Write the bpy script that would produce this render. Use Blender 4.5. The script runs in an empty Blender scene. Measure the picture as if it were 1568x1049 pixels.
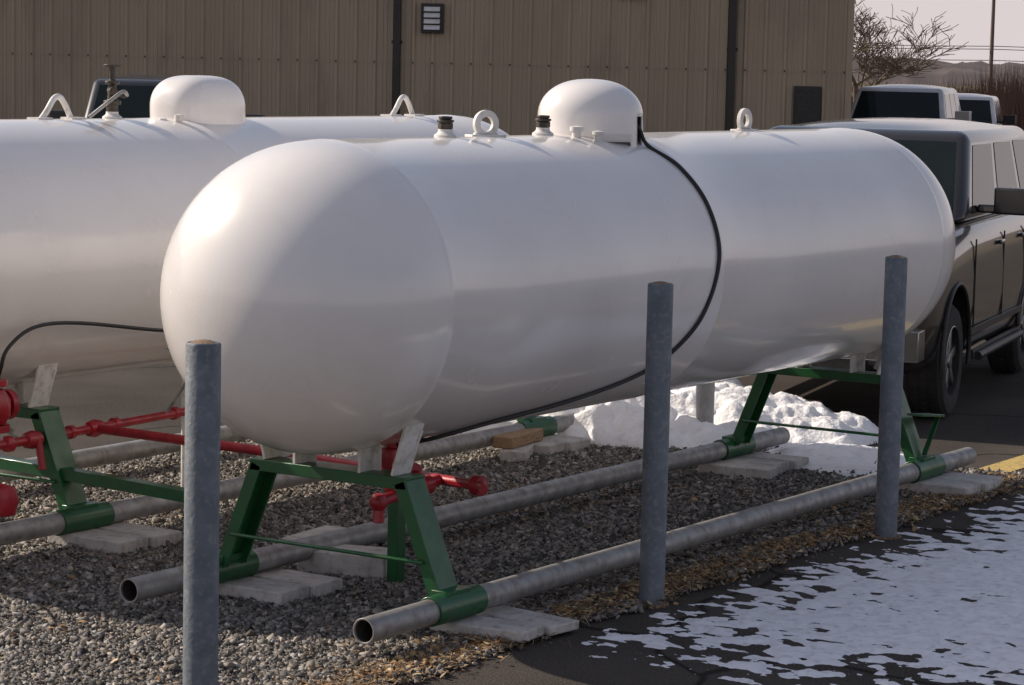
import bpy, math, random
import numpy as np
from mathutils import Vector, Matrix, noise
random.seed(7); np.random.seed(7)
scene = bpy.context.scene

# ------------------------------------------------------------------ materials
def N(nt, t, **kw):
    n = nt.nodes.new(t)
    for k, v in kw.items(): setattr(n, k, v)
    return n

def pmat(name, c1, c2=None, scale=5, rough=.6, rough2=None, metal=0, bump=0, bscale=60, bdist=.01,
         coat=0, c3=None, scale3=40, amt3=.4, spec=.5, detail=6, stretch=None, ior=1.5):
    m = bpy.data.materials.new(name); m.use_nodes = True
    nt = m.node_tree; b = nt.nodes['Principled BSDF']
    b.inputs['Roughness'].default_value = rough
    b.inputs['Metallic'].default_value = metal
    b.inputs['Coat Weight'].default_value = coat
    b.inputs['Coat Roughness'].default_value = .07
    b.inputs['Specular IOR Level'].default_value = spec
    b.inputs['IOR'].default_value = ior
    tc = N(nt, 'ShaderNodeTexCoord'); vec = tc.outputs['Object']
    if stretch:
        mp = N(nt, 'ShaderNodeMapping'); mp.inputs['Scale'].default_value = stretch
        nt.links.new(vec, mp.inputs['Vector']); vec = mp.outputs[0]
    c2 = c2 or tuple(x*.85 for x in c1)
    n1 = N(nt, 'ShaderNodeTexNoise'); n1.inputs['Scale'].default_value = scale; n1.inputs['Detail'].default_value = detail
    nt.links.new(vec, n1.inputs['Vector'])
    r = N(nt, 'ShaderNodeValToRGB'); r.color_ramp.elements[0].position = .35; r.color_ramp.elements[1].position = .65
    r.color_ramp.elements[0].color = (*c1, 1); r.color_ramp.elements[1].color = (*c2, 1)
    nt.links.new(n1.outputs['Fac'], r.inputs[0]); out = r.outputs[0]
    if c3:
        n3 = N(nt, 'ShaderNodeTexNoise'); n3.inputs['Scale'].default_value = scale3; n3.inputs['Detail'].default_value = 8
        nt.links.new(vec, n3.inputs['Vector'])
        r3 = N(nt, 'ShaderNodeValToRGB'); r3.color_ramp.elements[0].position = .52; r3.color_ramp.elements[1].position = .68
        r3.color_ramp.elements[0].color = (0, 0, 0, 1); r3.color_ramp.elements[1].color = (amt3, amt3, amt3, 1)
        nt.links.new(n3.outputs['Fac'], r3.inputs[0])
        mx = N(nt, 'ShaderNodeMix', data_type='RGBA')
        nt.links.new(r3.outputs[0], mx.inputs['Factor']); nt.links.new(out, mx.inputs[6]); mx.inputs[7].default_value = (*c3, 1)
        out = mx.outputs[2]
    nt.links.new(out, b.inputs['Base Color'])
    if rough2 is not None:
        mr = N(nt, 'ShaderNodeMapRange'); mr.inputs['From Min'].default_value = .35; mr.inputs['From Max'].default_value = .65
        mr.inputs['To Min'].default_value = rough; mr.inputs['To Max'].default_value = rough2
        nt.links.new(n1.outputs['Fac'], mr.inputs['Value']); nt.links.new(mr.outputs[0], b.inputs['Roughness'])
    if bump:
        nb = N(nt, 'ShaderNodeTexNoise'); nb.inputs['Scale'].default_value = bscale; nb.inputs['Detail'].default_value = 5
        nt.links.new(tc.outputs['Object'], nb.inputs['Vector'])
        bp = N(nt, 'ShaderNodeBump'); bp.inputs['Strength'].default_value = bump; bp.inputs['Distance'].default_value = bdist
        nt.links.new(nb.outputs['Fac'], bp.inputs['Height']); nt.links.new(bp.outputs[0], b.inputs['Normal'])
    return m

def attrmat(name, rough=.85, bump=0):
    m = bpy.data.materials.new(name); m.use_nodes = True
    nt = m.node_tree; b = nt.nodes['Principled BSDF']
    a = N(nt, 'ShaderNodeAttribute', attribute_name='col')
    nt.links.new(a.outputs['Color'], b.inputs['Base Color'])
    b.inputs['Roughness'].default_value = rough
    b.inputs['Specular IOR Level'].default_value = .3
    return m

M = {}
M['tank'] = pmat('white_tank_paint', (.83, .79, .76), (.80, .76, .73), 3, .18, .28, bump=.035, bscale=5, bdist=.01, coat=.6,
                 c3=(.62, .55, .47), scale3=9, amt3=.08)
M['white'] = pmat('white_paint_fittings', (.78, .76, .73), (.66, .63, .58), 12, .4, .5, c3=(.3, .25, .2), scale3=30, amt3=.4)
M['green'] = pmat('green_enamel', (.011, .105, .030), (.008, .075, .022), 9, .3, .45, coat=.2, c3=(.05, .05, .035), scale3=35, amt3=.45, bump=.1, bscale=90)
M['galv'] = pmat('galvanised_pipe', (.38, .37, .36), (.27, .26, .25), 14, .42, .6, metal=.4, c3=(.16, .12, .09), scale3=20, amt3=.5, bump=.1, bscale=100)
M['inner'] = pmat('pipe_inside_dark', (.05, .04, .035), (.02, .018, .015), 20, .9)  # very dark brown for the lining and plug inside the runner pipe ends
M['bollard'] = pmat('bollard_grey_paint', (.14, .16, .185), (.105, .125, .145), 12, .5, .65, c3=(.25, .25, .25), scale3=45, amt3=.5, bump=.25, bscale=70)
M['bollardw'] = pmat('post_pale_paint', (.40, .39, .38), (.30, .29, .28), 12, .6, c3=(.25, .26, .26), scale3=45, amt3=.6)
M['bollardtop'] = pmat('bollard_concrete_fill', (.25, .17, .11), (.16, .11, .075), 30, .9, bump=.5, bscale=120)
M['red'] = pmat('red_pipe_paint', (.40, .012, .022), (.27, .008, .016), 14, .35, .5, coat=.2, bump=.1, bscale=80)
M['hose'] = pmat('black_rubber', (.016, .016, .017), (.012, .012, .012), 20, .5)
M['dark'] = pmat('dark_metal', (.04, .038, .036), (.025, .022, .02), 25, .5, metal=.3)
M['brass'] = pmat('bronze_fitting', (.10, .08, .06), (.05, .045, .04), 30, .5, metal=.6)
M['conc'] = pmat('concrete_block', (.58, .54, .50), (.45, .415, .38), 10, .9, c3=(.22, .20, .18), scale3=25, amt3=.55, bump=.5, bscale=90)
M['wood'] = pmat('timber_block', (.38, .25, .15), (.27, .165, .09), 12, .85, stretch=(2, 20, 20), c3=(.12, .08, .05), scale3=6, amt3=.6, bump=.4, bscale=50)
M['snow'] = pmat('snow', (.90, .89, .89), (.84, .82, .82), 6, .75, bump=.5, bscale=45, bdist=.02, c3=(.50, .45, .40), scale3=11, amt3=.28)
M['snow2'] = pmat('thin_crusty_snow', (.86, .85, .87), (.76, .74, .76), 12, .85, bump=.5, bscale=70, bdist=.01, c3=(.45, .43, .41), scale3=22, amt3=.45, spec=.2)
M['yellow'] = pmat('yellow_line_paint', (.60, .42, .12), (.42, .30, .10), 18, .8, c3=(.10, .09, .08), scale3=50, amt3=.8)
M['wall'] = pmat('tan_metal_cladding', (.40, .312, .215), (.37, .287, .197), 1.2, .45, .55, c3=(.28, .215, .148), scale3=3, amt3=.5, stretch=(1, 1, .25))
M['trim'] = pmat('dark_brown_trim', (.030, .024, .020), (.022, .018, .016), 5, .5)
M['roof'] = pmat('metal_roof', (.30, .29, .27), None, 2, .5)
M['vent'] = pmat('vent_white', (.7, .68, .64), None, 8, .5)
M['glass'] = pmat('dark_glass', (.014, .020, .020), (.010, .015, .015), 3, .04, ior=1.30)
M['car1'] = pmat('charcoal_car_paint', (.036, .031, .028), (.032, .028, .025), 3, .28, metal=.4, coat=1.0)
M['car2'] = pmat('black_car_paint', (.018, .017, .017), None, 3, .3, metal=.2, coat=.8)
M['car3'] = pmat('white_car_paint', (.70, .67, .64), None, 3, .35, coat=.7)
M['car4'] = pmat('silver_car_paint', (.52, .50, .48), None, 3, .35, metal=.2, coat=.7)
M['rubber'] = pmat('tyre_rubber', (.022, .021, .020), (.035, .031, .028), 12, .85)
M['alloy'] = pmat('alloy_rim', (.33, .32, .31), None, 10, .35, metal=.9)
M['chrome'] = pmat('bumper_metal', (.38, .37, .36), None, 6, .20, metal=.9)
M['lamp'] = pmat('headlamp_lens', (.45, .44, .42), None, 20, .1, coat=1)
M['amber'] = pmat('amber_lens', (.35, .10, .02), None, 20, .2)
M['bark'] = pmat('grey_bark', (.20, .15, .11), (.12, .09, .07), 12, .9)
M['twig'] = pmat('brush_twigs', (.15, .085, .06), (.085, .05, .038), .6, .9)
M['pole'] = pmat('weathered_pole', (.16, .12, .10), None, 3, .9)
M['wire'] = pmat('cable', (.10, .09, .09), None, 3, .6)
M['hill'] = pmat('wooded_hill', (.085, .060, .055), (.055, .040, .038), .05, .95, c3=(.13, .10, .085), scale3=.03, amt3=.6)
M['field'] = pmat('dormant_grass', (.16, .125, .075), (.10, .085, .05), .3, .95, c3=(.07, .06, .04), scale3=2, amt3=.6, spec=.1)
M['stone'] = attrmat('crushed_stone'); M['leaf'] = attrmat('dry_leaf', .8)

def asphalt():
    m = pmat('asphalt', (.078, .067, .058), (.048, .042, .038), .9, .88, .97, bump=.7, bscale=160, bdist=.008,
             c3=(.17, .145, .12), scale3=110, amt3=.7, spec=.08)
    nt = m.node_tree; b = nt.nodes['Principled BSDF']
    prev = b.inputs['Base Color'].links[0].from_socket
    tc = [n for n in nt.nodes if n.type == 'TEX_COORD'][0]
    nz = N(nt, 'ShaderNodeTexNoise'); nz.inputs['Scale'].default_value = 1.5
    mixv = N(nt, 'ShaderNodeMix', data_type='RGBA'); mixv.inputs['Factor'].default_value = .25
    nt.links.new(tc.outputs['Object'], nz.inputs['Vector']); nt.links.new(tc.outputs['Object'], mixv.inputs[6]); nt.links.new(nz.outputs['Color'], mixv.inputs[7])
    vo = N(nt, 'ShaderNodeTexVoronoi', feature='DISTANCE_TO_EDGE'); vo.inputs['Scale'].default_value = .45
    nt.links.new(mixv.outputs[2], vo.inputs['Vector'])
    cr = N(nt, 'ShaderNodeMapRange'); cr.inputs['From Min'].default_value = .002; cr.inputs['From Max'].default_value = .008
    cr.inputs['To Min'].default_value = .35; cr.inputs['To Max'].default_value = 1
    nt.links.new(vo.outputs['Distance'], cr.inputs['Value'])
    mu = N(nt, 'ShaderNodeMix', data_type='RGBA', blend_type='MULTIPLY'); mu.inputs['Factor'].default_value = 1
    nt.links.new(prev, mu.inputs[6]); nt.links.new(cr.outputs[0], mu.inputs[7]); nt.links.new(mu.outputs[2], b.inputs['Base Color'])
    return m
M['asphalt'] = asphalt()

def gravelbed():
    m = bpy.data.materials.new('gravel_bed'); m.use_nodes = True
    nt = m.node_tree; b = nt.nodes['Principled BSDF']; b.inputs['Roughness'].default_value = .95; b.inputs['Specular IOR Level'].default_value = .2
    tc = N(nt, 'ShaderNodeTexCoord')
    vo = N(nt, 'ShaderNodeTexVoronoi'); vo.inputs['Scale'].default_value = 75
    nt.links.new(tc.outputs['Object'], vo.inputs['Vector'])
    sep = N(nt, 'ShaderNodeSeparateColor'); nt.links.new(vo.outputs['Color'], sep.inputs[0])
    r = N(nt, 'ShaderNodeValToRGB'); r.color_ramp.elements[0].color = (.035, .032, .03, 1); r.color_ramp.elements[1].color = (.22, .195, .165, 1)
    nt.links.new(sep.outputs[0], r.inputs[0]); nt.links.new(r.outputs[0], b.inputs['Base Color'])
    bp = N(nt, 'ShaderNodeBump', invert=True); bp.inputs['Strength'].default_value = 1; bp.inputs['Distance'].default_value = .013
    nt.links.new(vo.outputs['Distance'], bp.inputs['Height']); nt.links.new(bp.outputs[0], b.inputs['Normal'])
    return m
M['gravel'] = gravelbed()

# ------------------------------------------------------------------ mesh builder
def empty(name, loc=(0, 0, 0), rz=0):
    e = bpy.data.objects.new(name, None); scene.collection.objects.link(e)
    e.location = loc; e.rotation_euler = (0, 0, rz); e.empty_display_size = .2
    return e

class MB:
    def __init__(s): s.v = []; s.f = []; s.m = []
    def add(s, vs, fs, mi=0):
        o = len(s.v); s.v += [tuple(x) for x in vs]
        for f in fs: s.f.append([i+o for i in f]); s.m.append(mi)
    def box(s, c, size, R=None, mi=0):
        c = Vector(c); R = R or Matrix.Identity(3); h = [x/2 for x in size]
        vs = [c + R @ Vector((sx*h[0], sy*h[1], sz*h[2])) for sx in (-1, 1) for sy in (-1, 1) for sz in (-1, 1)]
        s.add(vs, [(0, 1, 3, 2), (4, 6, 7, 5), (0, 4, 5, 1), (2, 3, 7, 6), (0, 2, 6, 4), (1, 5, 7, 3)], mi)
    def beam(s, p0, p1, w, h, side=(1, 0, 0), mi=0):
        p0 = Vector(p0); p1 = Vector(p1); a = (p1-p0); L = a.length; a.normalize()
        x = Vector(side); x = (x - a*x.dot(a)).normalized(); y = a.cross(x)
        R = Matrix((x, y, a)).transposed()
        s.box((p0+p1)/2, (w, h, L), R, mi)
    def channel(s, p0, p1, w, d, side, out, t=.012, mi=0):
        p0 = Vector(p0); p1 = Vector(p1); sd = Vector(side); o = Vector(out)
        s.beam(p0, p1, w, t, side, mi)
        for k in (-1, 1):
            off = sd*(k*(w/2-t/2)) - o*(d/2)
            s.beam(p0+off, p1+off, t*.98, d, side, mi)
    def tube(s, pts, r, n=12, mi=0, cap=True):
        P = [Vector(p) for p in pts]; k = len(P)
        R = r if isinstance(r, (list, tuple)) else [r]*k
        t0 = (P[1]-P[0]).normalized(); up = Vector((0, 0, 1)) if abs(t0.z) < .9 else Vector((1, 0, 0))
        u = t0.cross(up).normalized(); vs = []
        for i in range(k):
            t = (P[min(i+1, k-1)]-P[max(i-1, 0)])
            if t.length < 1e-9: t = t0
            t.normalize(); u = (u - t*u.dot(t)).normalized(); w = t.cross(u)
            for j in range(n):
                a = 2*math.pi*j/n; vs.append(P[i]+(u*math.cos(a)+w*math.sin(a))*R[i])
        fs = [(i*n+j, i*n+(j+1) % n, (i+1)*n+(j+1) % n, (i+1)*n+j) for i in range(k-1) for j in range(n)]
        if cap: fs += [tuple(range(n))[::-1], tuple(range((k-1)*n, k*n))]
        s.add(vs, fs, mi)
    def rev(s, prof, o=(0, 0, 0), axis=(0, 0, 1), n=32, mi=0, skip=None, closed=False):
        o = Vector(o); a = Vector(axis).normalized()
        e1 = Vector((1, 0, 0)) if abs(a.x) < .9 else Vector((0, 1, 0)); e1 = (e1-a*e1.dot(a)).normalized(); e2 = a.cross(e1)
        vs = []; k = len(prof)
        for r, h in prof:
            for j in range(n):
                t = 2*math.pi*j/n; vs.append(o+a*h+(e1*math.cos(t)+e2*math.sin(t))*max(r, 1e-5))
        fs = []
        for i in range(k if closed else k-1):
            for j in range(n):
                i2 = (i+1) % k
                if skip and skip(i, (j+.5)*360/n): continue
                fs.append((i*n+j, i*n+(j+1) % n, i2*n+(j+1) % n, i2*n+j))
        s.add(vs, fs, mi)
    def obj(s, name, mats, parent=None, bevel=0, seg=2, solid=0, angle=35, merge=True, smooth=True):
        me = bpy.data.meshes.new(name); me.from_pydata(s.v, [], s.f); me.update()
        mats = mats if isinstance(mats, (list, tuple)) else [mats]
        for m in mats: me.materials.append(M[m])
        me.polygons.foreach_set('material_index', s.m)
        if smooth:
            import bmesh
            bm = bmesh.new(); bm.from_mesh(me)
            if merge: bmesh.ops.remove_doubles(bm, verts=bm.verts, dist=1e-5)
            bmesh.ops.recalc_face_normals(bm, faces=bm.faces)
            for f in bm.faces: f.smooth = True
            bm.to_mesh(me); bm.free()
            me.set_sharp_from_angle(angle=math.radians(angle))
        ob = bpy.data.objects.new(name, me); scene.collection.objects.link(ob)
        if parent: ob.parent = parent
        if solid:
            md = ob.modifiers.new('s', 'SOLIDIFY'); md.thickness = solid; md.offset = -1
        if bevel:
            md = ob.modifiers.new('b', 'BEVEL'); md.width = bevel; md.segments = seg; md.limit_method = 'ANGLE'; md.angle_limit = math.radians(40)
        return ob

def smoothpts(pts, k=8):
    P = [Vector(p) for p in pts]; out = []
    for i in range(len(P)-1):
        p0 = P[max(i-1, 0)]; p1 = P[i]; p2 = P[i+1]; p3 = P[min(i+2, len(P)-1)]
        for j in range(k):
            t = j/k
            out.append(.5*((2*p1)+(p2-p0)*t+(2*p0-5*p1+4*p2-p3)*t*t+(3*p1-p0-3*p2+p3)*t**3))
    out.append(P[-1]); return out

# ------------------------------------------------------------------ camera
C = 2.35; A = math.radians(33); p = math.radians(6.25); th = math.radians(1.3)
F = Vector((math.cos(A), math.sin(A), 0)); Rr = Vector((math.sin(A), -math.cos(A), 0))
fw = F*math.cos(p)-Vector((0, 0, 1))*math.sin(p); u0 = Rr.cross(fw)
Xc = Rr*math.cos(th)+u0*math.sin(th); Yc = -Rr*math.sin(th)+u0*math.cos(th)
mat4 = Matrix((Xc, Yc, -fw)).transposed().to_4x4(); mat4.translation = (0, 0, C)
cd = bpy.data.cameras.new('camera'); cam = bpy.data.objects.new('camera', cd); scene.collection.objects.link(cam)
cam.matrix_world = mat4; cd.sensor_width = 36; cd.lens = 3940/1568*36; cd.clip_end = 5000; cd.clip_start = .1
scene.camera = cam
def W(D, L, z=0): v = F*D+Rr*L; return Vector((v.x, v.y, z))

# ------------------------------------------------------------------ light
sv = Vector((-.20, 1, .655)).normalized()
el = math.asin(sv.z); az = math.atan2(sv.x, sv.y)
sun = bpy.data.lights.new('sun', 'SUN'); sun.energy = 5.0; sun.angle = math.radians(.5); sun.color = (1, .89, .76)
so = bpy.data.objects.new('sun', sun); scene.collection.objects.link(so)
so.rotation_euler = (-sv).to_track_quat('-Z', 'Y').to_euler()
wd = bpy.data.worlds.new('World'); scene.world = wd; wd.use_nodes = True
nt = wd.node_tree; bg = nt.nodes['Background']; sk = nt.nodes.new('ShaderNodeTexSky'); sk.sky_type = 'NISHITA'; sk.sun_disc = False
sk.sun_elevation = el; sk.sun_rotation = az; sk.air_density = 1.0; sk.dust_density = 1.5; sk.ozone_density = 1.0
tc = N(nt, 'ShaderNodeTexCoord'); sp = N(nt, 'ShaderNodeSeparateXYZ'); nt.links.new(tc.outputs['Generated'], sp.inputs[0])
mr = N(nt, 'ShaderNodeMapRange', interpolation_type='SMOOTHSTEP'); mr.inputs['From Min'].default_value = 0; mr.inputs['From Max'].default_value = .40
mr.inputs['To Min'].default_value = .98; mr.inputs['To Max'].default_value = .16; nt.links.new(sp.outputs['Z'], mr.inputs['Value'])
cn = N(nt, 'ShaderNodeTexNoise'); cn.inputs['Scale'].default_value = 2.2; cn.inputs['Detail'].default_value = 6; nt.links.new(tc.outputs['Generated'], cn.inputs['Vector'])
mm = N(nt, 'ShaderNodeMath', operation='MULTIPLY_ADD'); nt.links.new(cn.outputs['Fac'], mm.inputs[0]); mm.inputs[1].default_value = .5
ms = N(nt, 'ShaderNodeMath', operation='SUBTRACT'); nt.links.new(mr.outputs[0], ms.inputs[0]); ms.inputs[1].default_value = .25; nt.links.new(ms.outputs[0], mm.inputs[2]); mm.use_clamp = True
mx = N(nt, 'ShaderNodeMix', data_type='RGBA'); nt.links.new(mm.outputs[0], mx.inputs['Factor']); nt.links.new(sk.outputs[0], mx.inputs[6])
mx.inputs[7].default_value = (6.5, 5.75, 5.8, 1)
nt.links.new(mx.outputs[2], bg.inputs[0]); bg.inputs[1].default_value = .112
scene.view_settings.view_transform = 'Standard'; scene.view_settings.look = 'None'; scene.view_settings.exposure = 0

# ------------------------------------------------------------------ ground
g = MB(); S = 3000
g.add([(-S, -S, -.012), (S, -S, -.012), (S, S, -.012), (-S, S, -.012)], [(0, 1, 2, 3)]); g.obj('ground', 'field')
g = MB(); g.add([(-30, -30, 0), (60, -30, 0), (60, 45, 0), (-30, 45, 0)], [(0, 1, 2, 3)]); g.obj('asphalt_lot', 'asphalt')

def edge_near(x): return 5.53 + .05*noise.noise(Vector((x*1.3, 0, 0))) + .03*noise.noise(Vector((x*6, 3, 0))) - .02*(x-9)*(x > 9)*.8
def edge_far(x): return 9.85 + .06*noise.noise(Vector((x*1.3, 9, 0)))
def xmax(y): return 14.05 + .10*noise.noise(Vector((y*2, 20, 0)))
g = MB(); xs = np.linspace(-6, 13.9, 400); vs = []; fs = []
ny = 40
for i, x in enumerate(xs):
    a, b = edge_near(x), edge_far(x)
    for j in range(ny+1):
        t = j/ny; y = a+(b-a)*t; xx = x if i < 399 else xmax(y)
        ed = min(t, 1-t)*ny
        z = .004 + min(ed, 2)/2*.008 + .006*noise.noise(Vector((x*2.2, y*2.2, 5)))*min(ed, 1)
        vs.append((xx, y, max(z, .003)))
for i in range(len(xs)-1):
    for j in range(ny):
        k = i*(ny+1)+j; fs.append((k, k+ny+1, k+ny+2, k+1))
g.add(vs, fs); gravel = g.obj('gravel', 'gravel', merge=False)

# ------------------------------------------------------------------ blocks (placed before the stones so stones keep clear)
RECT = []
def block(x, y, sx, sy, sz, rz=0, z0=.0, m='conc', name='concrete_block'):
    g = MB(); g.box((0, 0, sz/2), (sx, sy, sz)); o = g.obj(name, m, None, bevel=.007, seg=2)
    o.location = (x, y, z0); o.rotation_euler = (0, 0, rz); RECT.append((x, y, sx/2, sy/2, rz)); return o
block(8.64, 5.70, .19, .44, .045, .10, .018); block(8.87, 5.66, .19, .42, .040, -.12, .016)
block(8.62, 6.90, .20, .44, .068, .02, .004); block(8.84, 6.88, .20, .44, .070, -.03, .004)
for fx, yy in ((13.25, 5.76), (13.25, 6.95), (9.10, 8.22), (9.08, 9.57), (13.10, 9.57)):
    j = random.uniform(-.06, .06)
    block(fx-.06, yy-.03, .20, .46, .068, j, .004); block(fx+.16, yy-.05, .20, .46, .068, -j, .004)
block(13.0, 6.86, .2, .44, .068, .1, .004); block(13.50, 5.70, .2, .42, .066, .2, .004)
block(12.95, 8.33, .22, .50, .072, .1, .0); block(13.2, 8.30, .22, .50, .072, -.05, .0)
block(12.72, 8.20, .42, .16, .075, .45, .0); block(12.78, 8.24, .46, .13, .07, .15, .078, 'wood', 'timber_block')
block(9.30, 6.90, .22, .42, .12, .3, .0); block(9.62, 7.3, .4, .2, .10, .1)

def scatter(name, P, S3, cols, matname, parent, flat=False):
    n = len(P)
    if flat:
        base = np.array([(-1, -.5, 0), (0, -.75, .25), (1, -.1, .1), (.9, .5, 0), (0, .7, .3), (-.9, .4, .1)], float)
        faces = np.array([(0, 1, 4, 5), (1, 2, 3, 4)])
    else:
        base = np.array([(x, y, z) for x in (-1, 1) for y in (-1, 1) for z in (-1, 1)], float)
        faces = np.array([(0, 1, 3, 2), (4, 6, 7, 5), (0, 4, 5, 1), (2, 3, 7, 6), (0, 2, 6, 4), (1, 5, 7, 3)])
    k = len(base)
    V = base[None]*np.ones((n, 1, 1))
    if not flat: V = V*(1+np.random.uniform(-.38, .25, V.shape))
    V = V*S3[:, None, :]
    a = np.random.uniform(0, 6.28, n); tl = np.random.normal(0, .35 if not flat else .3, (n, 2))
    ca, sa = np.cos(a)[:, None], np.sin(a)[:, None]
    x, y, z = V[..., 0], V[..., 1], V[..., 2]
    z2 = z + x*np.tan(np.clip(tl[:, :1], -1, 1)) + y*np.tan(np.clip(tl[:, 1:], -1, 1))
    V = np.stack([x*ca-y*sa, x*sa+y*ca, z2], -1)+P[:, None, :]
    me = bpy.data.meshes.new(name); nf = len(faces)*n
    me.vertices.add(n*k); me.vertices.foreach_set('co', V.reshape(-1))
    FF = (faces[None]+(np.arange(n)*k)[:, None, None]).reshape(-1)
    me.loops.add(nf*4); me.loops.foreach_set('vertex_index', FF.astype(np.int32))
    me.polygons.add(nf); me.polygons.foreach_set('loop_start', (np.arange(nf)*4).astype(np.int32)); me.polygons.foreach_set('loop_total', np.full(nf, 4, np.int32))
    me.update(calc_edges=True)
    at = me.color_attributes.new('col', 'FLOAT_COLOR', 'POINT')
    cc = np.concatenate([np.repeat(cols, k, 0), np.ones((n*k, 1))], 1)
    at.data.foreach_set('color', cc.reshape(-1).astype(np.float32))
    me.materials.append(M[matname])
    ob = bpy.data.objects.new(name, me); scene.collection.objects.link(ob)
    if parent: ob.parent = parent
    return ob
def clear(X, Y, pad=0.0):
    k = np.ones(len(X), bool)
    for x, y, hx, hy, rz in RECT:
        c, s = math.cos(rz), math.sin(rz); dx, dy = X-x, Y-y
        k &= ~((abs(dx*c+dy*s) < hx+pad) & (abs(-dx*s+dy*c) < hy+pad))
    return k

n = 270000
X = np.where(np.random.rand(n) < .52, np.random.uniform(6.6, 9.6, n), np.random.uniform(9.6, 14.1, n))
Y = np.random.uniform(5.42, 9.95, n)
en = np.interp(X, xs, [edge_near(x) for x in xs]); ef = np.interp(X, xs, [edge_far(x) for x in xs])
k = (Y > en-.01-.07*np.random.rand(n)**3) & (Y < ef+.05) & clear(X, Y)
X, Y = X[k], Y[k]; n = len(X)
s0 = np.random.lognormal(math.log(.0054), .36, n).clip(.0025, .0155)
S3 = np.stack([s0*np.random.uniform(.8, 1.5, n), s0*np.random.uniform(.7, 1.1, n), s0*np.random.uniform(.4, .85, n)], 1)
Pp = np.stack([X, Y, .009+s0*.5+np.random.rand(n)*.005], 1)
gr = np.random.beta(1.3, 3.0, n)*.50+.03
warm = np.random.rand(n)[:, None]
cols = gr[:, None]*(np.array([1, .96, .92])*(1-warm)+np.array([1.13, .96, .79])*warm)
scatter('stones', Pp, S3, cols, 'stone', gravel)

# dry leaves / dead grass
n1, n2 = 22000, 12000
X1 = np.random.uniform(6.2, 14.0, n1); Y1 = np.interp(X1, xs, [edge_near(x) for x in xs])+np.random.normal(.05, .085, n1)+.07*np.random.rand(n1)
cl = np.array([noise.noise(Vector((x*2.5, y*4, 1))) for x, y in zip(X1, Y1)]); k = cl > np.random.uniform(-.5, .35, n1)
X1, Y1 = X1[k], Y1[k]
X2 = np.random.uniform(6.0, 14, n2); Y2 = np.random.uniform(5.6, 9.7, n2)
cl = np.array([noise.noise(Vector((x*1.6, y*1.6, 7))) for x, y in zip(X2, Y2)]); k = cl > np.random.uniform(-.1, .45, n2)
X2, Y2 = X2[k], Y2[k]
X = np.concatenate([X1, X2]); Y = np.concatenate([Y1, Y2]); n = len(X)
s0 = np.random.uniform(.006, .022, n); straw = np.random.rand(n) < .7
S3 = np.stack([s0*np.where(straw, 1.6, .9), s0*np.where(straw, .09, np.random.uniform(.3, .9, n)), s0*.7], 1)
Pp = np.stack([X, Y, .018+np.random.rand(n)*.014], 1)
br = np.random.uniform(.45, 1.2, n)[:, None]
pal = np.array([(.44, .28, .13), (.34, .20, .09), (.54, .41, .25), (.24, .14, .07)])
cols = pal[np.random.randint(0, 4, n)]*br
scatter('dry_leaves', Pp, S3, cols, 'leaf', None, flat=True)

# parking lines
g = MB()
def line(x0, x1, y0, w): g.add([(x0, y0-w/2, .004), (x1, y0-w/2, .004), (x1, y0+w/2, .004), (x0, y0+w/2, .004)], [(0, 1, 2, 3)])
line(14.0, 19.5, 5.80, .20); line(14.9, 19.8, 9.3, .14); line(14.9, 19.8, 2.4, .14)
g.obj('parking_line', 'yellow')

# thin snow crust on asphalt (height field that dips below the asphalt)
def fbm(x, y, z=0, o=4):
    return noise.fractal(Vector((x, y, z)), 1.0, 2.0, o)
def env(x, y):
    near = 5.30 - .04*(x-10)*(x > 10) + .12*noise.noise(Vector((x*2, 0, 4)))
    a = min(1, (near-y)/.45)
    b = (x-8.85-.35*noise.noise(Vector((y*3, 2, 0))))/.9 - max(0, (4.7-y))*.1
    c = (y-2.6)/.5
    d = (13.6-x)/.8
    return max(-1, min(a, b, c, d, 1))
g = MB(); st = .0115; nx = int(5.2/st); ny = int(2.9/st); vs = []; x0, y0 = 8.6, 2.5
for i in range(nx):
    for j in range(ny):
        x = x0+i*st; y = y0+j*st
        e = env(x, y)
        ur = x*Rr.x+y*Rr.y; vf = x*F.x+y*F.y
        ur2 = ur+.3*vf
        h = fbm(ur2*8.5, vf*9.0, 2, 4)*.85 + .22*noise.noise(Vector((x*1.3, y*1.3, 8))) + .10*noise.noise(Vector((x*45, y*45, 3)))
        z = (h + .60*e - .14)*.024
        vs.append((x, y, max(-.02, min(z, .009+.006*h))))
fs = []
for i in range(nx-1):
    for j in range(ny-1):
        k = i*ny+j
        if max(vs[k][2], vs[k+ny][2], vs[k+1][2], vs[k+ny+1][2]) < -.002: continue
        fs.append((k, k+ny, k+ny+1, k+1))
g.add(vs, fs); g.obj('snow_patch', 'snow2', merge=False, angle=180)

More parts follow.
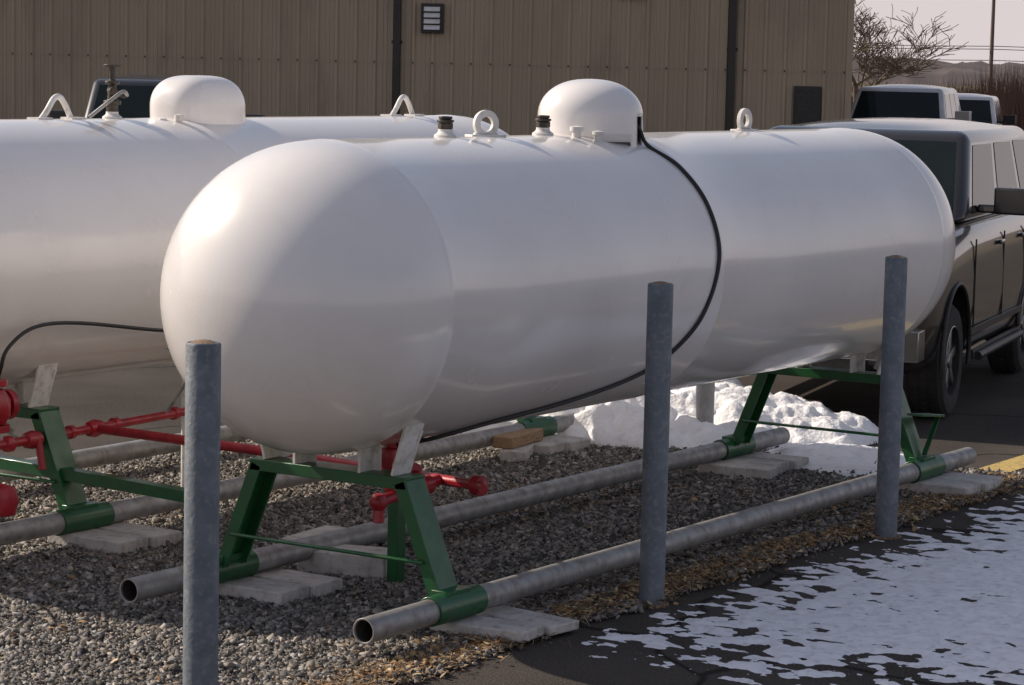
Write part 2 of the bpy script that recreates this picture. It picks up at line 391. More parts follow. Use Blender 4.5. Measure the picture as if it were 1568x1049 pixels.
def heap(name, c, hu, hv, H, seed, lump=.06, st=.015, freq=5):
    g = MB(); U = Rr; V = F
    nu = int(2.5*hu/st); nv = int(2.5*hv/st); vs = []
    for i in range(nu):
        for j in range(nv):
            u = -1.25*hu+i*st; v = -1.25*hv+j*st
            q = (u/hu)**2+(v/hv)**2 + .45*noise.noise(Vector((u*1.6, v*1.6, seed))) + .2*noise.noise(Vector((u*5, v*5, seed)))
            e = max(-.4, 1-q)
            hh = H*(e**.6*(1+.5*noise.noise(Vector((u*1.1, v, seed+9)))) if e > 0 else e)
            wx = u+.05*noise.noise(Vector((u*6, v*6, 1))); wy = v+.05*noise.noise(Vector((u*6, v*6, 8)))
            d = noise.voronoi(Vector((wx*freq, wy*freq, seed*.37)))[0][0]; d2 = noise.voronoi(Vector((wx*freq*2.4, wy*freq*2.4, seed*.7)))[0][0]
            l = (lump*(.55-d*d*1.3)+lump*.45*(.5-d2*d2*1.3)+.012*fbm(u*22, v*22, seed, 3))*max(0, min(1, e*2.5))
            cc = Vector(c)+U*u+V*v
            vs.append((cc.x, cc.y, hh+l-.01))
    fs = [(i*nv+j, (i+1)*nv+j, (i+1)*nv+j+1, i*nv+j+1) for i in range(nu-1) for j in range(nv-1)
          if max(vs[i*nv+j][2], vs[(i+1)*nv+j+1][2]) > -.01]
    g.add(vs, fs); return g.obj(name, 'snow', merge=False, angle=180)
q = W(16.5, .95); heap('snow_pile', (q.x, q.y, 0), 1.60, .95, .25, 11, .085, freq=4.2)
q = W(17.0, -.25); heap('snow_pile', (q.x, q.y, 0), 1.1, .60, .13, 17, .06, freq=5)
heap('snow_pile', (13.85, 6.60, 0), .50, .64, .085, 31, .012, freq=3)

# ------------------------------------------------------------------ bollards
def bollard(x, y, h, r=.056, m='bollard', lean=(0, 0)):
    e = empty('bollard', (x, y, 0)); e.rotation_euler = (lean[0], lean[1], random.random()*6)
    g = MB(); g.rev([(r, -.1), (r, h-.006), (r-.004, h), (r-.010, h), (r-.010, h-.015)], n=40); g.obj('post', m, e)
    g = MB(); g.rev([(r-.0105, h-.02), (r-.012, h-.002), (r*.5, h+.006), (0, h+.010)], n=32); g.obj('concrete_cap', 'bollardtop', e)
    g = MB()
    for i in range(14):
        a = i/14*6.28
        g.box((math.cos(a)*(r+.010), math.sin(a)*(r+.010), .002), (.022, .03, .02), Matrix.Rotation(a+random.random(), 3, 'Z'))
    g.obj('footing', 'bollardtop', e, bevel=.006)
bollard(6.20, 5.18, 1.45); bollard(9.62, 5.49, 1.41); bollard(11.79, 5.38, 1.42); bollard(13.95, 7.62, 1.0, .058, 'bollardw')

# ------------------------------------------------------------------ tanks
R0 = .65; ZC = 1.36
def tank(name, ya, xn, xf):
    e = empty(name, (0, 0, 0)); g = MB(); pr = []; ex = 2/2.10
    for i in range(0, 41):
        a = math.pi/2*i/40; pr.append((R0*math.sin(a)**ex, xn-R0*.98*max(0, math.cos(a))**ex))
    def ridge(x, h=.0026): return [(R0, x-.016), (R0+h, x-.007), (R0+h, x+.007), (R0, x+.016)]
    pr[-1] = (R0, xn-.001)
    L = xf-xn
    pr += ridge(xn+.03)
    pr += [(R0, xn+L*k) for k in (.1, .2, .3, .4)] + ridge(xn+L*.47) + [(R0, xn+L*k) for k in (.6, .7, .8, .9)] + ridge(xf-.03)
    for i in range(0, 41):
        a = math.pi/2*(1-i/40); pr.append((R0*max(0, math.sin(a))**ex, xf+R0*.98*max(0, math.cos(a))**ex))
    g.rev(pr, (0, ya, ZC), (1, 0, 0), n=128); g.obj('shell', 'tank', e, angle=60)
    return e
def coupling(e, x, y, kind='valve', z=None):
    z = z if z is not None else ZC+math.sqrt(R0**2-(y-e['ya'])**2)
    g = MB(); g.rev([(.050, z-.03), (.050, z+.008), (.038, z+.016), (.032, z+.024), (.032, z+.034), (0, z+.034)], (x, y, 0), n=24); g.obj('coupling', 'white', e)
    g = MB(); q = z-.010
    if kind == 'valve':
        g.rev([(.024, q+.03), (.024, q+.044), (.034, q+.046), (.034, q+.07), (.028, q+.073), (.026, q+.088), (.031, q+.09), (.031, q+.10), (0, q+.102)], (x, y, 0), n=6)
        g.rev([(.020, q+.07), (.038, q+.075), (.038, q+.085), (.02, q+.087)], (x, y, 0), n=20)
    else:
        g.rev([(.03, z+.03), (.03, z+.07), (.045, z+.07), (.045, z+.09), (.026, z+.095), (.02, z+.17), (.038, z+.175), (.038, z+.19), (.016, z+.195), (.014, z+.255), (.045, z+.26), (.045, z+.275), (0, z+.275)], (x, y, 0), n=16)
        g.tube([(x-.045, y-.05, z+.14), (x+.045, y+.05, z+.14)], .022, 10)
        g.tube([(x, y, z+.12), (x-.02, y-.10, z+.12)], .016, 10)
    g.obj('valve_body', 'brass', e, bevel=.002)

def ring_lug(e, x, ya, rot=0, k=.72):
    z = ZC+R0; g = MB(); c = Vector((x, ya, z+.075*k)); ax = Vector((math.cos(rot), math.sin(rot), 0))
    nrm = Vector((-ax.y, ax.x, 0))
    g.rev([(.046*k, -.012), (.088*k, -.012), (.088*k, .012), (.046*k, .012)], c, nrm, n=40, closed=True)
    g.box((x, ya, z-.005), (.12, .024, .04), Matrix.Rotation(rot, 3, 'Z'))
    g.box((x, ya, z+.001), (.18, .07, .012), Matrix.Rotation(rot, 3, 'Z'))
    g.obj('lifting_lug', 'white', e, bevel=.003)
def tri_lug(e, x, ya):
    z = ZC+R0; g = MB()
    g.tube(smoothpts([(x-.13, ya, z-.01), (x-.08, ya, z+.04), (x-.03, ya, z+.10), (x+.01, ya, z+.108), (x+.05, ya, z+.07), (x+.10, ya, z-.01)], 6), .0155, 12)
    g.box((x-.13, ya, z+.002), (.10, .08, .012)); g.box((x+.11, ya, z+.002), (.10, .08, .012))
    g.obj('lifting_lug', 'white', e)

T1 = tank('propane_tank', 6.44, 8.45, 13.33); T1['ya'] = 6.44
T2 = tank('propane_tank', 8.95, 8.12, 13.02); T2['ya'] = 8.95
# front hood
g = MB(); prof = [(.262, 1.90), (.258, 1.94), (.256, 1.98), (.255, 2.02), (.254, 2.05), (.253, 2.075), (.252, 2.10)]
for i in range(1, 17):
    a = math.pi/2*i/16; prof.append((.252*math.cos(a)**.85 if i < 16 else 0, 2.10+.172*math.sin(a)))
def skp(i, a):
    if i <= 5 and 272 < a < 289: return True
    if i <= 1 and 195 < a < 262: return True
    return False
g.rev(prof, (10.56, 6.44, 0), n=120, skip=skp); g.obj('valve_hood', 'tank', T1, solid=.006, angle=50)
g = MB(); g.tube([(10.5, 6.36, 1.95), (10.5, 6.36, 2.1)], .05, 12); g.tube([(10.62, 6.5, 1.95), (10.62, 6.5, 2.12)], .04, 12); g.tube([(10.6, 6.36, 2.0), (10.61, 6.25, 2.03)], .03, 12)
g.obj('valves', 'brass', T1)
coupling(T1, 10.14, 6.44, 'valve'); coupling(T1, 9.34, 6.44, 'valve'); ring_lug(T1, 9.66, 6.44, math.radians(-25)); ring_lug(T1, 12.13, 6.44, math.radians(-2))
g = MB(); g.rev([(.022, 1.97), (.022, 2.03), (.032, 2.03), (.032, 2.05), (0, 2.055)], (10.26, 6.33, 0), n=16); g.rev([(.018, 1.95), (.018, 2.015), (.026, 2.015), (.026, 2.03), (0, 2.035)], (10.32, 6.25, 0), n=16); g.obj('gauge', 'white', T1)
# rear hood: oblong
g = MB(); n = 96; vs = []; pr = [(1.03, 1.90), (1.0, 1.97), (1.0, 2.02), (1.0, 2.07)] + [((math.cos(math.pi/2*i/14)**.62 if i < 14 else 0.001), 2.07+.165*math.sin(math.pi/2*i/14)) for i in range(0, 15)]
for s_, z_ in pr:
    for j in range(n):
        a = 2*math.pi*j/n; ca, sa = math.cos(a), math.sin(a); ex = .70
        vs.append((10.65+.265*s_*math.copysign(abs(ca)**ex, ca)-.03*(z_-2.0), 8.95+.20*s_*math.copysign(abs(sa)**ex, sa), z_))
fs = [(i*n+j, i*n+(j+1) % n, (i+1)*n+(j+1) % n, (i+1)*n+j) for i in range(len(pr)-1) for j in range(n)]
g.add(vs, fs); g.obj('valve_hood', 'tank', T2, solid=.006, angle=55)
coupling(T2, 9.97, 8.95, 'tall'); tri_lug(T2, 9.57, 8.95); tri_lug(T2, 12.54, 8.95)
g = MB(); g.rev([(.018, 1.94), (.018, 2.0), (.026, 2.0), (.026, 2.03), (0, 2.035)], (10.32, 8.80, 0), n=16); g.rev([(.014, 1.93), (.014, 1.99), (.022, 1.99), (.022, 2.01), (0, 2.015)], (10.26, 8.86, 0), n=16); g.obj('gauge', 'white', T2)
# data plates on the shells' near heads
g = MB(); 
for k in (0,):
    a = math.radians(40); 
    g.box((11.6, 6.44-R0*math.sin(math.radians(62))-.004, ZC+R0*math.cos(math.radians(62))+.002), (.002, .002, .002))
# ------------------------------------------------------------------ skids
def skid(ya, px0, px1, frames, y1, y2):
    e = empty('pipe_skid_frame'); r = .052; zp = .125
    for yy in (y1, y2):
        a, b = px0, px1
        g = MB(); g.rev([(r-.007, 0), (r, 0), (r, b-a), (r-.007, b-a)], (a, yy, zp), (1, 0, 0), n=32, closed=True); g.obj('runner_pipe', 'galv', e, bevel=.0015)
        g = MB(); g.rev([(0, .25), (r-.0075, .25), (r-.0075, .012)], (a, yy, zp), (1, 0, 0), n=24); g.rev([(0, b-a-.25), (r-.0075, b-a-.25), (r-.0075, b-a-.012)], (a, yy, zp), (1, 0, 0), n=24); g.obj('runner_pipe_bore', 'inner', e)
    for fx in frames:
        g = MB()
        for yy, s in ((y1, -1), (y2, 1)):
            g.rev([(r+.001, -.17), (r+.010, -.17), (r+.010, .17), (r+.001, .17)], (fx, yy, zp), (1, 0, 0), n=32, closed=True)
            tp = (fx, ya+s*.40, .625); bt = (fx, yy-s*.02, zp+.04)
            out = Vector((0, s*.9, .3)).normalized()
            g.channel(tp, bt, .14, .055, (1, 0, 0), out)
            g.box((fx, yy-s*.01, zp+.055), (.16, .09, .03))
        g.channel((fx, ya-.41, .632), (fx, ya+.41, .632), .14, .045, (1, 0, 0), (0, 0, 1))
        g.tube([(fx-.08, y1+.10, .30), (fx-.08, y2-.10, .30)], .009, 8)
        g.obj('leg_frame', 'green', e, bevel=.003)
        g = MB()
        for off in (-.37, .37):
            s = 1 if off > 0 else -1
            zt = ZC-math.sqrt(R0**2-off**2)
            g.beam((fx, ya+off*.90, .640), (fx, ya+off*1.09, zt+.045), .13, .014)
            g.beam((fx+.05, ya+off*.90-s*.04, .645), (fx+.05, ya+off*1.0, zt+.01), .012, .08)
        for off in (-.17, .17):
            zt = ZC-math.sqrt(R0**2-off**2)
            g.box((fx-.02, ya+off, (.64+zt)/2+.004), (.10, .014, zt-.64+.02))
            g.box((fx+.03, ya+off, (.64+zt)/2+.004), (.012, .08, zt-.64+.02))
        g.obj('saddle', 'white', e, bevel=.002)
    return e
SK1 = skid(6.44, 7.96, 13.88, (8.58, 13.25), 5.83, 7.04)
SK2 = skid(8.95, 7.4, 13.58, (9.08, 13.10), 8.33, 9.57)
g = MB(); g.box((13.32, 5.86, .42), (.30, .10, .012), Matrix.Rotation(.1, 3, 'Y')); g.beam((13.45, 5.84, .41), (13.27, 5.84, .20), .03, .008, (0, 1, 0)); g.obj('bracket', 'green', SK1, bevel=.002)
g = MB(); g.beam((9.25, 6.6, .01), (9.25, 6.6, .47), .06, .06); g.obj('pipe_prop', 'green', SK1, bevel=.004)
g = MB(); g.channel((9.10, 9.2, .37), (9.03, 7.55, .34), .07, .05, (1, 0, 0), (0, 0, 1)); g.obj('tie_bar', 'green', SK2, bevel=.003)

# ------------------------------------------------------------------ red pipework
e = empty('red_pipework'); g = MB()
def flange(c, ax, r=.055, t=.03): g.rev([(0, -t), (r, -t), (r, t), (0, t)], c, ax, n=20)
def pipe(pts, r=.026):
    g.tube(pts, r, 16)
    for q in pts[1:-1]: g.rev([(0, -.04), (.026, -.034), (.04, -.012), (.04, .012), (.026, .034), (0, .04)], q, (0, 0, 1), n=16)
pipe([(7.9, 8.50, .50), (8.78, 8.52, .50), (9.43, 8.57, .50), (10.3, 8.64, .50), (11.2, 8.7, .50)], .022)
pipe([(9.43, 8.57, .50), (9.45, 7.42, .49), (9.30, 6.20, .49), (9.22, 6.12, .49)], .024)
pipe([(9.31, 6.42, .49), (8.86, 6.42, .45), (8.86, 6.42, .36)]); pipe([(8.98, 6.44, .47), (8.98, 6.44, .74)], .03)
g.rev([(0, -.06), (.05, -.05), (.062, 0), (.05, .05), (0, .06)], (8.98, 6.44, .62), (0, 0, 1), n=20)
flange((9.30, 6.20, .49), (.1, 1, 0), .045, .022); flange((9.35, 6.6, .49), (.1, 1, 0)); flange((9.2, 6.42, .48), (1, 0, 0), .045)
for x in (9.25, 9.6, 10.1): flange((x, 8.52+(x-8.7)*.08, .50), (1, .08, 0), .034, .018)
for q in ((9.43, 8.57, .5), (8.95, 8.53, .5)): g.rev([(0, -.06), (.036, -.045), (.045, 0), (.036, .045), (0, .06)], q, (1, 0, 0), n=20)
dx = -.07
g.rev([(0, -.09), (.06, -.08), (.085, -.04), (.085, .03), (.055, .08), (0, .09)], (8.58+dx, 8.36, .72), (0, 0, 1), n=24)
flange((8.58+dx, 8.36, .62), (0, 0, 1), .082, .016); flange((8.58+dx, 8.36, .83), (0, 0, 1), .07, .014); flange((8.68+dx, 8.37, .72), (1, 0, 0), .072, .018)
pipe([(8.58+dx, 8.36, .30), (8.58+dx, 8.36, .90)], .034); g.rev([(0, -.08), (.06, -.06), (.075, 0), (.06, .06), (0, .08)], (8.34, 8.13, .33), (0, 0, 1), n=20)
pipe([(8.34, 8.13, .33), (8.58+dx, 8.36, .33)], .03); pipe([(8.1, 8.3, .72), (8.58+dx, 8.36, .72)], .034)
g.tube([(8.96, 8.5, .5), (8.96, 8.47, .36)], .018, 12)
g.obj('pipe_run', 'red', e, bevel=.003)
g = MB(); g.rev([(.018, .06), (.018, .86)], (10.22, 8.66, .0), n=16); g.obj('riser', 'white', e)

# ------------------------------------------------------------------ hoses
def surf(x, phi, r=R0+.011, ya=6.44): a = math.radians(phi); return (x, ya-r*math.sin(a), ZC+r*math.cos(a))
e = empty('rubber_hose'); g = MB()
pts = [(10.59, 6.32, 2.08), (10.61, 6.21, 2.055), surf(10.65, 24), surf(10.69, 40), surf(10.71, 60), surf(10.69, 82), surf(10.58, 105), surf(10.42, 122), surf(10.22, 133), surf(9.8, 143), surf(9.23, 152), surf(9.02, 163), (8.98, 6.44, .675)]
g.tube(smoothpts(pts, 12), .0095, 12); g.obj('hose', 'hose', e)
e = empty('rubber_hose'); g = MB()
pts = [(8.51, 8.34, .80), (8.47, 8.27, .90), (8.50, 8.25, 1.0), (8.68, 8.26, 1.08), (9.0, 8.285, 1.075), (9.63, 8.33, .99), (10.2, 8.40, .93), (10.9, 8.5, .80), (11.2, 8.68, .54)]
g.tube(smoothpts(pts, 12), .0090, 12); g.obj('hose', 'hose', e)
g = MB(); g.tube(smoothpts([(9.97, 8.85, 2.13), (9.86, 8.78, 2.15), (9.78, 8.80, 2.10), (9.70, 8.86, 2.02)], 8), .010, 10); g.obj('bleed_line', 'galv', T2)
g = MB(); g.tube(smoothpts([(9.89, 8.50, .868), (9.95, 8.44, .80), (10.0, 8.46, .70), (9.98, 8.58, .52)], 8), .008, 8); g.tube(smoothpts([(9.45, 7.5, .5), (9.2, 7.2, .66), (8.98, 6.95, .70), (8.9, 6.75, .66)], 8), .010, 8); g.obj('whip', 'galv', e)

# ------------------------------------------------------------------ vehicles
def suv(loc, ang, paint, name='suv', sc=1.0):
    e = empty(name, (loc[0], loc[1], 0), ang); e.scale = (sc, sc, sc)
    st = [(0.00, .66, .92, .54), (.03, .78, 1.04, .46), (.10, .86, 1.12, .40), (.22, .90, 1.17, .37), (.5, .93, 1.21, .36), (1.0, .945, 1.25, .35), (1.42, .95, 1.29, .35),
          (2.5, .955, 1.30, .35), (3.4, .955, 1.30, .35), (4.3, .95, 1.30, .37), (4.8, .925, 1.29, .42), (4.95, .88, 1.23, .48), (5.0, .80, 1.14, .54)]
    g = MB(); vs = []
    for x, w, zt, zb in st:
        h = zt-zb
        half = [(0, zb), (w*.55, zb), (w*.84, zb), (w*.95, zb+.07), (w*.985, zb+.2*h), (w*1.0, zb+.42*h), (w*1.0, zb+.62*h), (w*.99, zt-.15), (w*.965, zt-.065), (w*.91, zt-.016), (w*.80, zt+.006), (w*.45, zt+.028), (0, zt+.034)]
        ring = half + [(-a, b) for a, b in half[-2:0:-1]]
        vs += [(x, a, b) for a, b in ring]
    k = len(ring); fs = [(i*k+j, i*k+(j+1) % k, (i+1)*k+(j+1) % k, (i+1)*k+j) for i in range(len(st)-1) for j in range(k)]
    fs += [tuple(range(k)), tuple(range((len(st)-1)*k, len(st)*k))[::-1]]
    g.add(vs, fs); body = g.obj('body', [paint, 'dark'], e, angle=38)
    c = MB()
    for wx in (.95, 3.90):
        for s in (-1, 1):
            a = [(0, .0), (.465, .0), (.465, .5), (0, .5)]
            c.rev(a, (wx, s*.62, .44), (0, s, 0), n=40, mi=1)
    cut = c.obj('cut', [paint, 'dark'], e, angle=30)
    md = body.modifiers.new('bo', 'BOOLEAN'); md.object = cut; md.operation = 'DIFFERENCE'; md.solver = 'EXACT'
    bpy.context.view_layer.update(); dg = bpy.context.evaluated_depsgraph_get()
    nm = bpy.data.meshes.new_from_object(body.evaluated_get(dg)); body.modifiers.clear(); body.data = nm
    nm.set_sharp_from_angle(angle=math.radians(38))
    bpy.data.objects.remove(cut)
    bw, rw, zb, zr = .885, .745, 1.295, 1.92; x0, x1, r0, r1 = 1.45, 4.86, 2.12, 4.62
    g = MB()
    B = [(x0, -bw, zb), (x0, bw, zb), (x1, bw, zb), (x1, -bw, zb)]; T = [(r0, -rw, zr), (r0, rw, zr), (r1, rw, zr), (r1, -rw, zr)]
    g.add(B+T, [(0, 1, 2, 3), (4, 7, 6, 5), (0, 4, 5, 1), (1, 5, 6, 2), (2, 6, 7, 3), (3, 7, 4, 0)])
    g.obj('cabin', paint, e, bevel=.085, seg=5, angle=60)
    g = MB(); vs = []; nu, nv = 14, 14
    for i in range(nu+1):
        for j in range(nv+1):
            u = i/nu; v = j/nv*2-1
            vs.append((r0+.05+(r1-r0-.10)*u, (rw-.055)*v, zr-.008+.062*(1-abs(2*u-1)**4)*(1-abs(v)**3)))
    g.add(vs, [(i*(nv+1)+j, (i+1)*(nv+1)+j, (i+1)*(nv+1)+j+1, i*(nv+1)+j+1) for i in range(nu) for j in range(nv)]); g.obj('roof_skin', paint, e, angle=80)
    g = MB()
    def panel(c00, c10, c11, c01, us, vv, off, mi=0, skew=0):
        c = [Vector(q) for q in (c00, c10, c11, c01)]
        def P(u, v): return (c[0]*(1-u)+c[1]*u)*(1-v)+(c[3]*(1-u)+c[2]*u)*v
        nrm = (c[1]-c[0]).cross(c[3]-c[0]).normalized(); mid = (c[0]+c[1]+c[2]+c[3])/4
        if nrm.dot(mid-Vector((3, 0, 1.3))) < 0: nrm = -nrm
        q = [P(us[0], vv[0])+nrm*off, P(us[1], vv[0])+nrm*off, P(us[1]-skew, vv[1])+nrm*off, P(us[0]+skew, vv[1])+nrm*off]
        q2 = [a-nrm*.03 for a in q]
        g.add(q+q2, [(0, 1, 2, 3), (0, 4, 5, 1), (1, 5, 6, 2), (2, 6, 7, 3), (3, 7, 4, 0)], mi)
    panel(B[0], B[1], T[1], T[0], (.055, .945), (.03, .88), .004)
    panel(B[2], B[3], T[3], T[2], (.08, .92), (.12, .86), .005)
    for a, b in ((0, 3), (1, 2)):
        for us in ((.065, .345), (.385, .655), (.695, .93)):
            panel(B[a], B[b], T[b], T[a], us, (.09, .84), .004)
    g.obj('windows', 'glass', e, bevel=.004)
    g = MB()
    for s in (-1, 1):
        y = s*.952
        for x in (1.50, 2.62, 3.52): g.box((x, y, .86), (.007, .012, .66))
        g.box((2.45, y, .55), (2.1, .016, .05)); g.box((2.45, y, .385), (1.95, .03, .06))
        g.tube([(1.55, s*.985, .37), (3.3, s*.985, .37)], .03, 12)
        for wx in (.95, 3.90):
            arc = [(wx+.475*math.cos(t), s*.942, .44+.475*math.sin(t)) for t in np.linspace(-.25, math.pi+.25, 26)]
            g.tube(arc, .018, 8)
    g.box((-.005, 0, .80), (.04, 1.0, .24)); g.box((-.03, 0, .46), (.08, 1.1, .10))
    for s in (-1, 1): g.tube([(1.66, s*.1, 1.335), (1.72, s*.62, 1.36)], .009, 6)
    g.obj('trim', 'dark', e, bevel=.003)
    g = MB()
    g.box((.0, 0, .58), (.20, 1.80, .20)); g.box((5.02, 0, .58), (.16, 1.7, .18))
    for k in range(4): g.box((-.03, 0, .73+.05*k), (.02, .96, .012))
    g.obj('bumper', 'chrome', e, bevel=.03, seg=3)
    g = MB()
    for s in (-1, 1): g.box((.06, s*.69, .84), (.14, .30, .19), Matrix.Rotation(s*.25, 3, 'Z'))
    g.obj('headlamp', 'lamp', e, bevel=.02, seg=3)
    g = MB()
    for s in (-1, 1): g.box((.17, s*.865, .84), (.13, .05, .12), Matrix.Rotation(s*.15, 3, 'Z'))
    g.obj('marker_lamp', 'amber', e, bevel=.01)
    g = MB()
    for s in (-1, 1):
        g.box((1.95, s*1.13, 1.44), (.13, .27, .19), Matrix.Rotation(s*.2, 3, 'Z')); g.box((1.96, s*.96, 1.38), (.07, .18, .06))
        for x in (2.45, 3.38): g.box((x, s*.965, 1.12), (.16, .03, .035))
    g.obj('mirrors_and_handles', paint if paint != 'car3' else 'dark', e, bevel=.045, seg=4)
    for wx in (.95, 3.90):
        for s in (-1, 1):
            o = (wx, s*.80, .39)
            g = MB(); g.rev([(.23, .12), (.30, .135), (.355, .125), (.385, .095), (.39, .06), (.39, -.06), (.385, -.10), (.35, -.12), (.2, -.11), (.2, .03), (.23, .06)], o, (0, s, 0), n=48, closed=True)
            for q in range(40):
                a = q*2*math.pi/40; d = Vector((math.cos(a), 0, math.sin(a))); tdir = Vector((-math.sin(a), 0, math.cos(a)))
                for yy in (-.06, .0, .06):
                    g.box(Vector(o)+d*.391+Vector((0, yy, 0)), (.008, .045, .042), Matrix((d, Vector((0, 1, 0)), tdir)).transposed())
            g.obj('tyre', 'rubber', e, angle=30)
            g = MB(); g.rev([(.235, .125), (.245, .12), (.235, .08), (.20, .05), (0, .03)], o, (0, s, 0), n=40)
            g.rev([(.0, .115), (.05, .112), (.06, .09), (.06, .03)], o, (0, s, 0), n=24)
            for q in range(6):
                a = q*math.pi/3+.3; d = Vector((math.cos(a), 0, math.sin(a))); oo = Vector(o)+Vector((0, s*.085, 0))
                g.beam(oo+d*.03, oo+d*.232, .055, .03, (d.cross(Vector((0, 1, 0)))))
            g.obj('rim', 'alloy', e, bevel=.004)
    return e
suv((15.06, 7.64), math.radians(12.5), 'car1')
q = W(30, -4.22); suv((q.x, q.y), math.radians(40), 'car2', sc=1.05)
q = W(46, 6.55); suv((q.x, q.y), math.radians(18), 'car4', sc=1.05)
q = W(52, 8.75); suv((q.x, q.y), math.radians(20), 'car3', sc=.95)

# ------------------------------------------------------------------ building
c0 = W(40, 5.08); s5, c5 = math.sin(math.radians(5)), math.cos(math.radians(5))
wv = -Rr*c5+F*s5; nv_ = -F*c5-Rr*s5
B_ = empty('metal_building'); H = 5.4; LEN = 34; DEP = 18
g = MB()
def sheet(o, d, nrm, L, H0, H1):
    pts = []; t = 0
    prof = [(.0, 0), (.026, .040), (.060, .040), (.086, 0), (.15, 0), (.156, .010), (.172, .010), (.178, 0), (.215, 0), (.221, .010), (.237, .010), (.243, 0)]
    while t < L:
        for a, b in prof:
            if t+a <= L: pts.append((t+a, b))
        t += .305
    vs = []
    for a, b in pts:
        q = o+d*a+nrm*b; vs.append((q.x, q.y, H0)); vs.append((q.x, q.y, H1))
    g.add(vs, [(2*i, 2*i+2, 2*i+3, 2*i+1) for i in range(len(pts)-1)])
sheet(c0, wv, nv_, LEN, .10, 2.30)
g2 = c0+nv_*.006; sheet(g2, wv, nv_, LEN, 2.27, H)
sheet(c0-nv_*DEP, nv_, -wv, DEP, .10, H); sheet(c0+wv*LEN, -nv_, wv, DEP, .10, H)
g.obj('walls', 'wall', B_, merge=False, angle=20)
Rw = Matrix((wv, -nv_, Vector((0, 0, 1)))).transposed()
def wb(gg, t, z, sx, sy, sz, out=0, mi=0):
    q = c0+wv*t+nv_*out; gg.box((q.x, q.y, z), (sx, sy, sz), Rw, mi)
g = MB(); wb(g, LEN/2, .06, LEN, .12, .14, -.04)
for t in (1.777, 7.01, 17.5, 22.8, 28): wb(g, t, H/2, .115, .09, H, .085); wb(g, t, .12, .13, .22, .10, .14)
for t in (1.777, 7.01, 17.5, 22.8, 28):
    for z in (.9, 2.6, 4.2): wb(g, t, z, .17, .02, .05, .05)
wb(g, LEN/2, H+.02, LEN+.4, .16, .16, .12)
g.obj('gutter_and_downspouts', 'trim', B_, bevel=.006)
g = MB()
for z in (1.05, 2.285, 3.6):
    k = 0
    while k < LEN: wb(g, k+.044, z, .024, .012, .026, .046); k += .305
g.obj('screws', 'dark', B_)
g = MB(); wb(g, -.03, H/2, .10, .12, H, .0)
g.obj('corner_trim', 'wall', B_)
g = MB()
a = c0+nv_*.3-wv*.3; b = c0+wv*(LEN+.3)+nv_*.3; c_ = b-nv_*(DEP+.6); d = a-nv_*(DEP+.6); m1 = (a+d)/2; m2 = (b+c_)/2
g.add([(a.x, a.y, H+.1), (b.x, b.y, H+.1), (m2.x, m2.y, H+1.4), (m1.x, m1.y, H+1.4), (c_.x, c_.y, H+.1), (d.x, d.y, H+.1)], [(0, 1, 2, 3), (3, 2, 4, 5), (0, 3, 5), (1, 4, 2)])
g.obj('roof', 'roof', B_, solid=.04)
g = MB(); wb(g, 6.46, 2.98, .35, .10, .46, .05); g.obj('vent_frame', 'trim', B_, bevel=.004)
g = MB()
for k in range(4):
    q = c0+wv*6.46+nv_*.115; g.box((q.x, q.y, 2.835+k*.095), (.25, .012, .075), Rw @ Matrix.Rotation(-.5, 3, 'X'))
g.obj('vent_louvres', 'vent', B_)
g = MB(); wb(g, .60, 1.05, .42, .07, 2.02, .035); g.obj('door_frame', 'trim', B_, bevel=.004)
g = MB(); wb(g, .60, 1.04, .35, .02, 1.94, .075); wb(g, .72, 1.0, .03, .05, .10, .10); g.obj('door_leaf', 'dark', B_, bevel=.003)
g = MB(); wb(g, 3.35, 3.36, .42, .05, .03, .06); g.obj('sign_bracket', 'wall', B_)

# ------------------------------------------------------------------ trees / poles / hills
def tree(loc, H, spread, seed, levels=6):
    rnd = random.Random(seed); g = MB(); e = empty('bare_tree', loc)
    def br(p, d, L, r, lv):
        n = 4 if lv > 1 else 3; pts = [p]; q = p.copy(); dd = d.copy()
        for i in range(n):
            dd = (dd+Vector((rnd.gauss(0, .14), rnd.gauss(0, .14), rnd.gauss(.03, .08)))).normalized(); q = q+dd*L/n; pts.append(q.copy())
        rs = [max(.011, r*(1-.45*i/n)) for i in range(n+1)]
        g.tube(pts, rs, 6 if lv > 3 else 3, cap=False)
        if lv == 0: return
        nb = 4 if lv == levels else (3 if lv > 3 else rnd.choice((3, 4)))
        for k in range(nb):
            t = rnd.uniform(.35, 1) if k else 1.0; i = min(n, int(t*n)); a = rnd.uniform(0, 6.28); sp = rnd.uniform(.45, 1.0)*spread
            side = Vector((math.cos(a), math.sin(a), rnd.uniform(-.2, .3)))
            nd = (dd*(1-.35*sp)+side*sp).normalized()
            br(pts[i], nd, L*rnd.uniform(.60, .84), rs[i]*.62, lv-1)
    br(Vector((0, 0, 0)), Vector((0, 0, 1)), H*.27, H*.024, levels)
    g.obj('trunk_and_limbs', 'bark', e, merge=False, angle=60)
q = W(82, 10.75); tree((q.x, q.y, 0), 7.4, 1.0, 5)
q = W(125, 13.6); tree((q.x, q.y, 0), 5.5, .95, 12, 5)

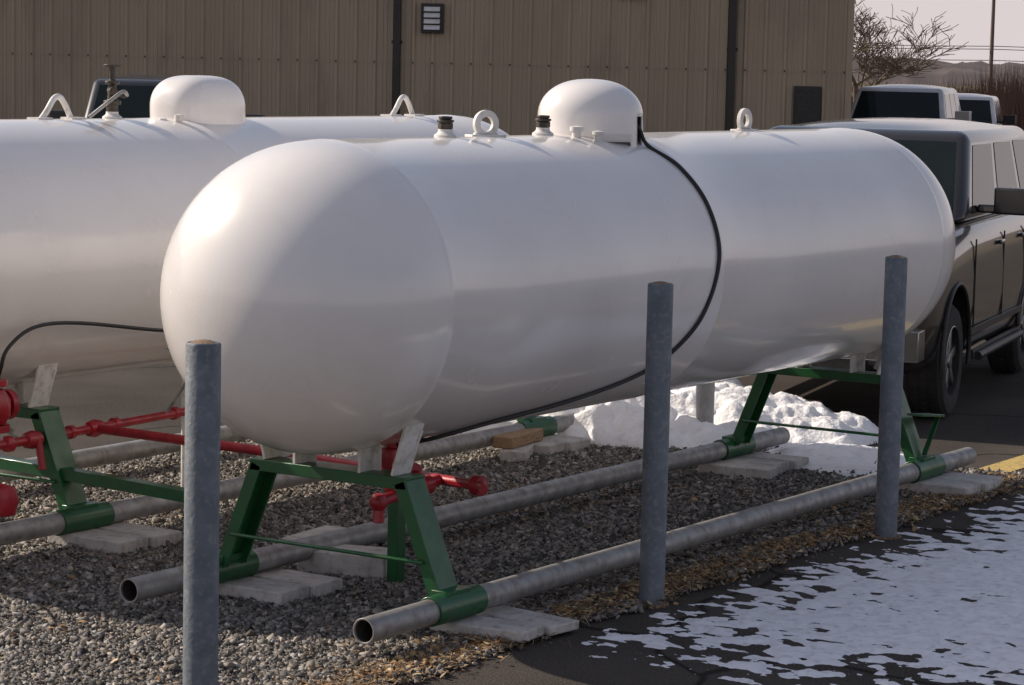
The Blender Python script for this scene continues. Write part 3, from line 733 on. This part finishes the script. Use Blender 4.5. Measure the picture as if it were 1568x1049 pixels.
rnd = random.Random(3); g = MB()
for i in range(9000):
    D = rnd.uniform(92, 125); px = rnd.uniform(1270, 1800); L = (px-794)/3950*D; b = W(D, L)
    hh = rnd.uniform(.8, 2.4)*(.7+.35*min(1, max(0, (px-1400)/140)))*(1+.4*noise.noise(Vector((px*.02, D*.1, 0)))); tp = b+Vector((rnd.gauss(0, .35), rnd.gauss(0, .35), hh))
    w = rnd.uniform(.012, .035)
    g.add([b+Rr*w, b-Rr*w, tp, b+F*w], [(0, 1, 2), (1, 3, 2), (3, 0, 2)])
g.obj('bare_brush', 'twig', None, merge=False, smooth=False)

g = MB(); vs = []; na, nr = 700, 16
for i in range(na):
    a = -1.2+2.4*i/(na-1)
    for j in range(nr):
        D = 420+j*28; t = j/(nr-1)
        h = math.sin(math.pi*min(1, t*1.1))*(4.0+2.2*noise.noise(Vector((a*6, .3, 0)))+1.0*math.sin(a*9+.6)) + 1.0*noise.noise(Vector((a*160, D*.05, 0)))+.8*noise.noise(Vector((a*420, D*.2, 3)))
        q = F*(math.cos(a)*D)+Rr*(math.sin(a)*D); vs.append((q.x, q.y, h if 0 < j < nr-1 else -1))
g.add(vs, [(i*nr+j, (i+1)*nr+j, (i+1)*nr+j+1, i*nr+j+1) for i in range(na-1) for j in range(nr-1)]); g.obj('hills', 'hill', None, merge=False, angle=180)

def upole(D, px):
    b = W(D, (px-794)/3950*D); e = empty('utility_pole', b)
    g = MB(); g.tube([(0, 0, -.2), (0, 0, 5), (0, 0, 10.5)], [.15, .13, .10], 12); g.beam(Rr*-1.2+Vector((0, 0, 9.6)), Rr*1.2+Vector((0, 0, 9.6)), .12, .12, (0, 0, 1))
    for k in (-1.1, -.5, .5, 1.1): g.rev([(.03, 9.66), (.05, 9.70), (.05, 9.80), (0, 9.82)], Rr*k, n=8)
    g.obj('pole', 'pole', e); return b
b = upole(175, 1515)
e = empty('power_lines'); g = MB()
for z, k in ((3.85, 0), (4.05, .4), (3.1, 0.2), (9.7, -.5)):
    pts = []
    for i in range(41):
        t = i/40*2-1; q = b+Rr*(t*45+k)+F*(-t*6); sag = 1.0*((abs(t))-1)*abs(t)*1.3
        pts.append((q.x, q.y, z+sag*.5))
    g.tube(pts, .026, 5)
g.obj('cables', 'wire', e)
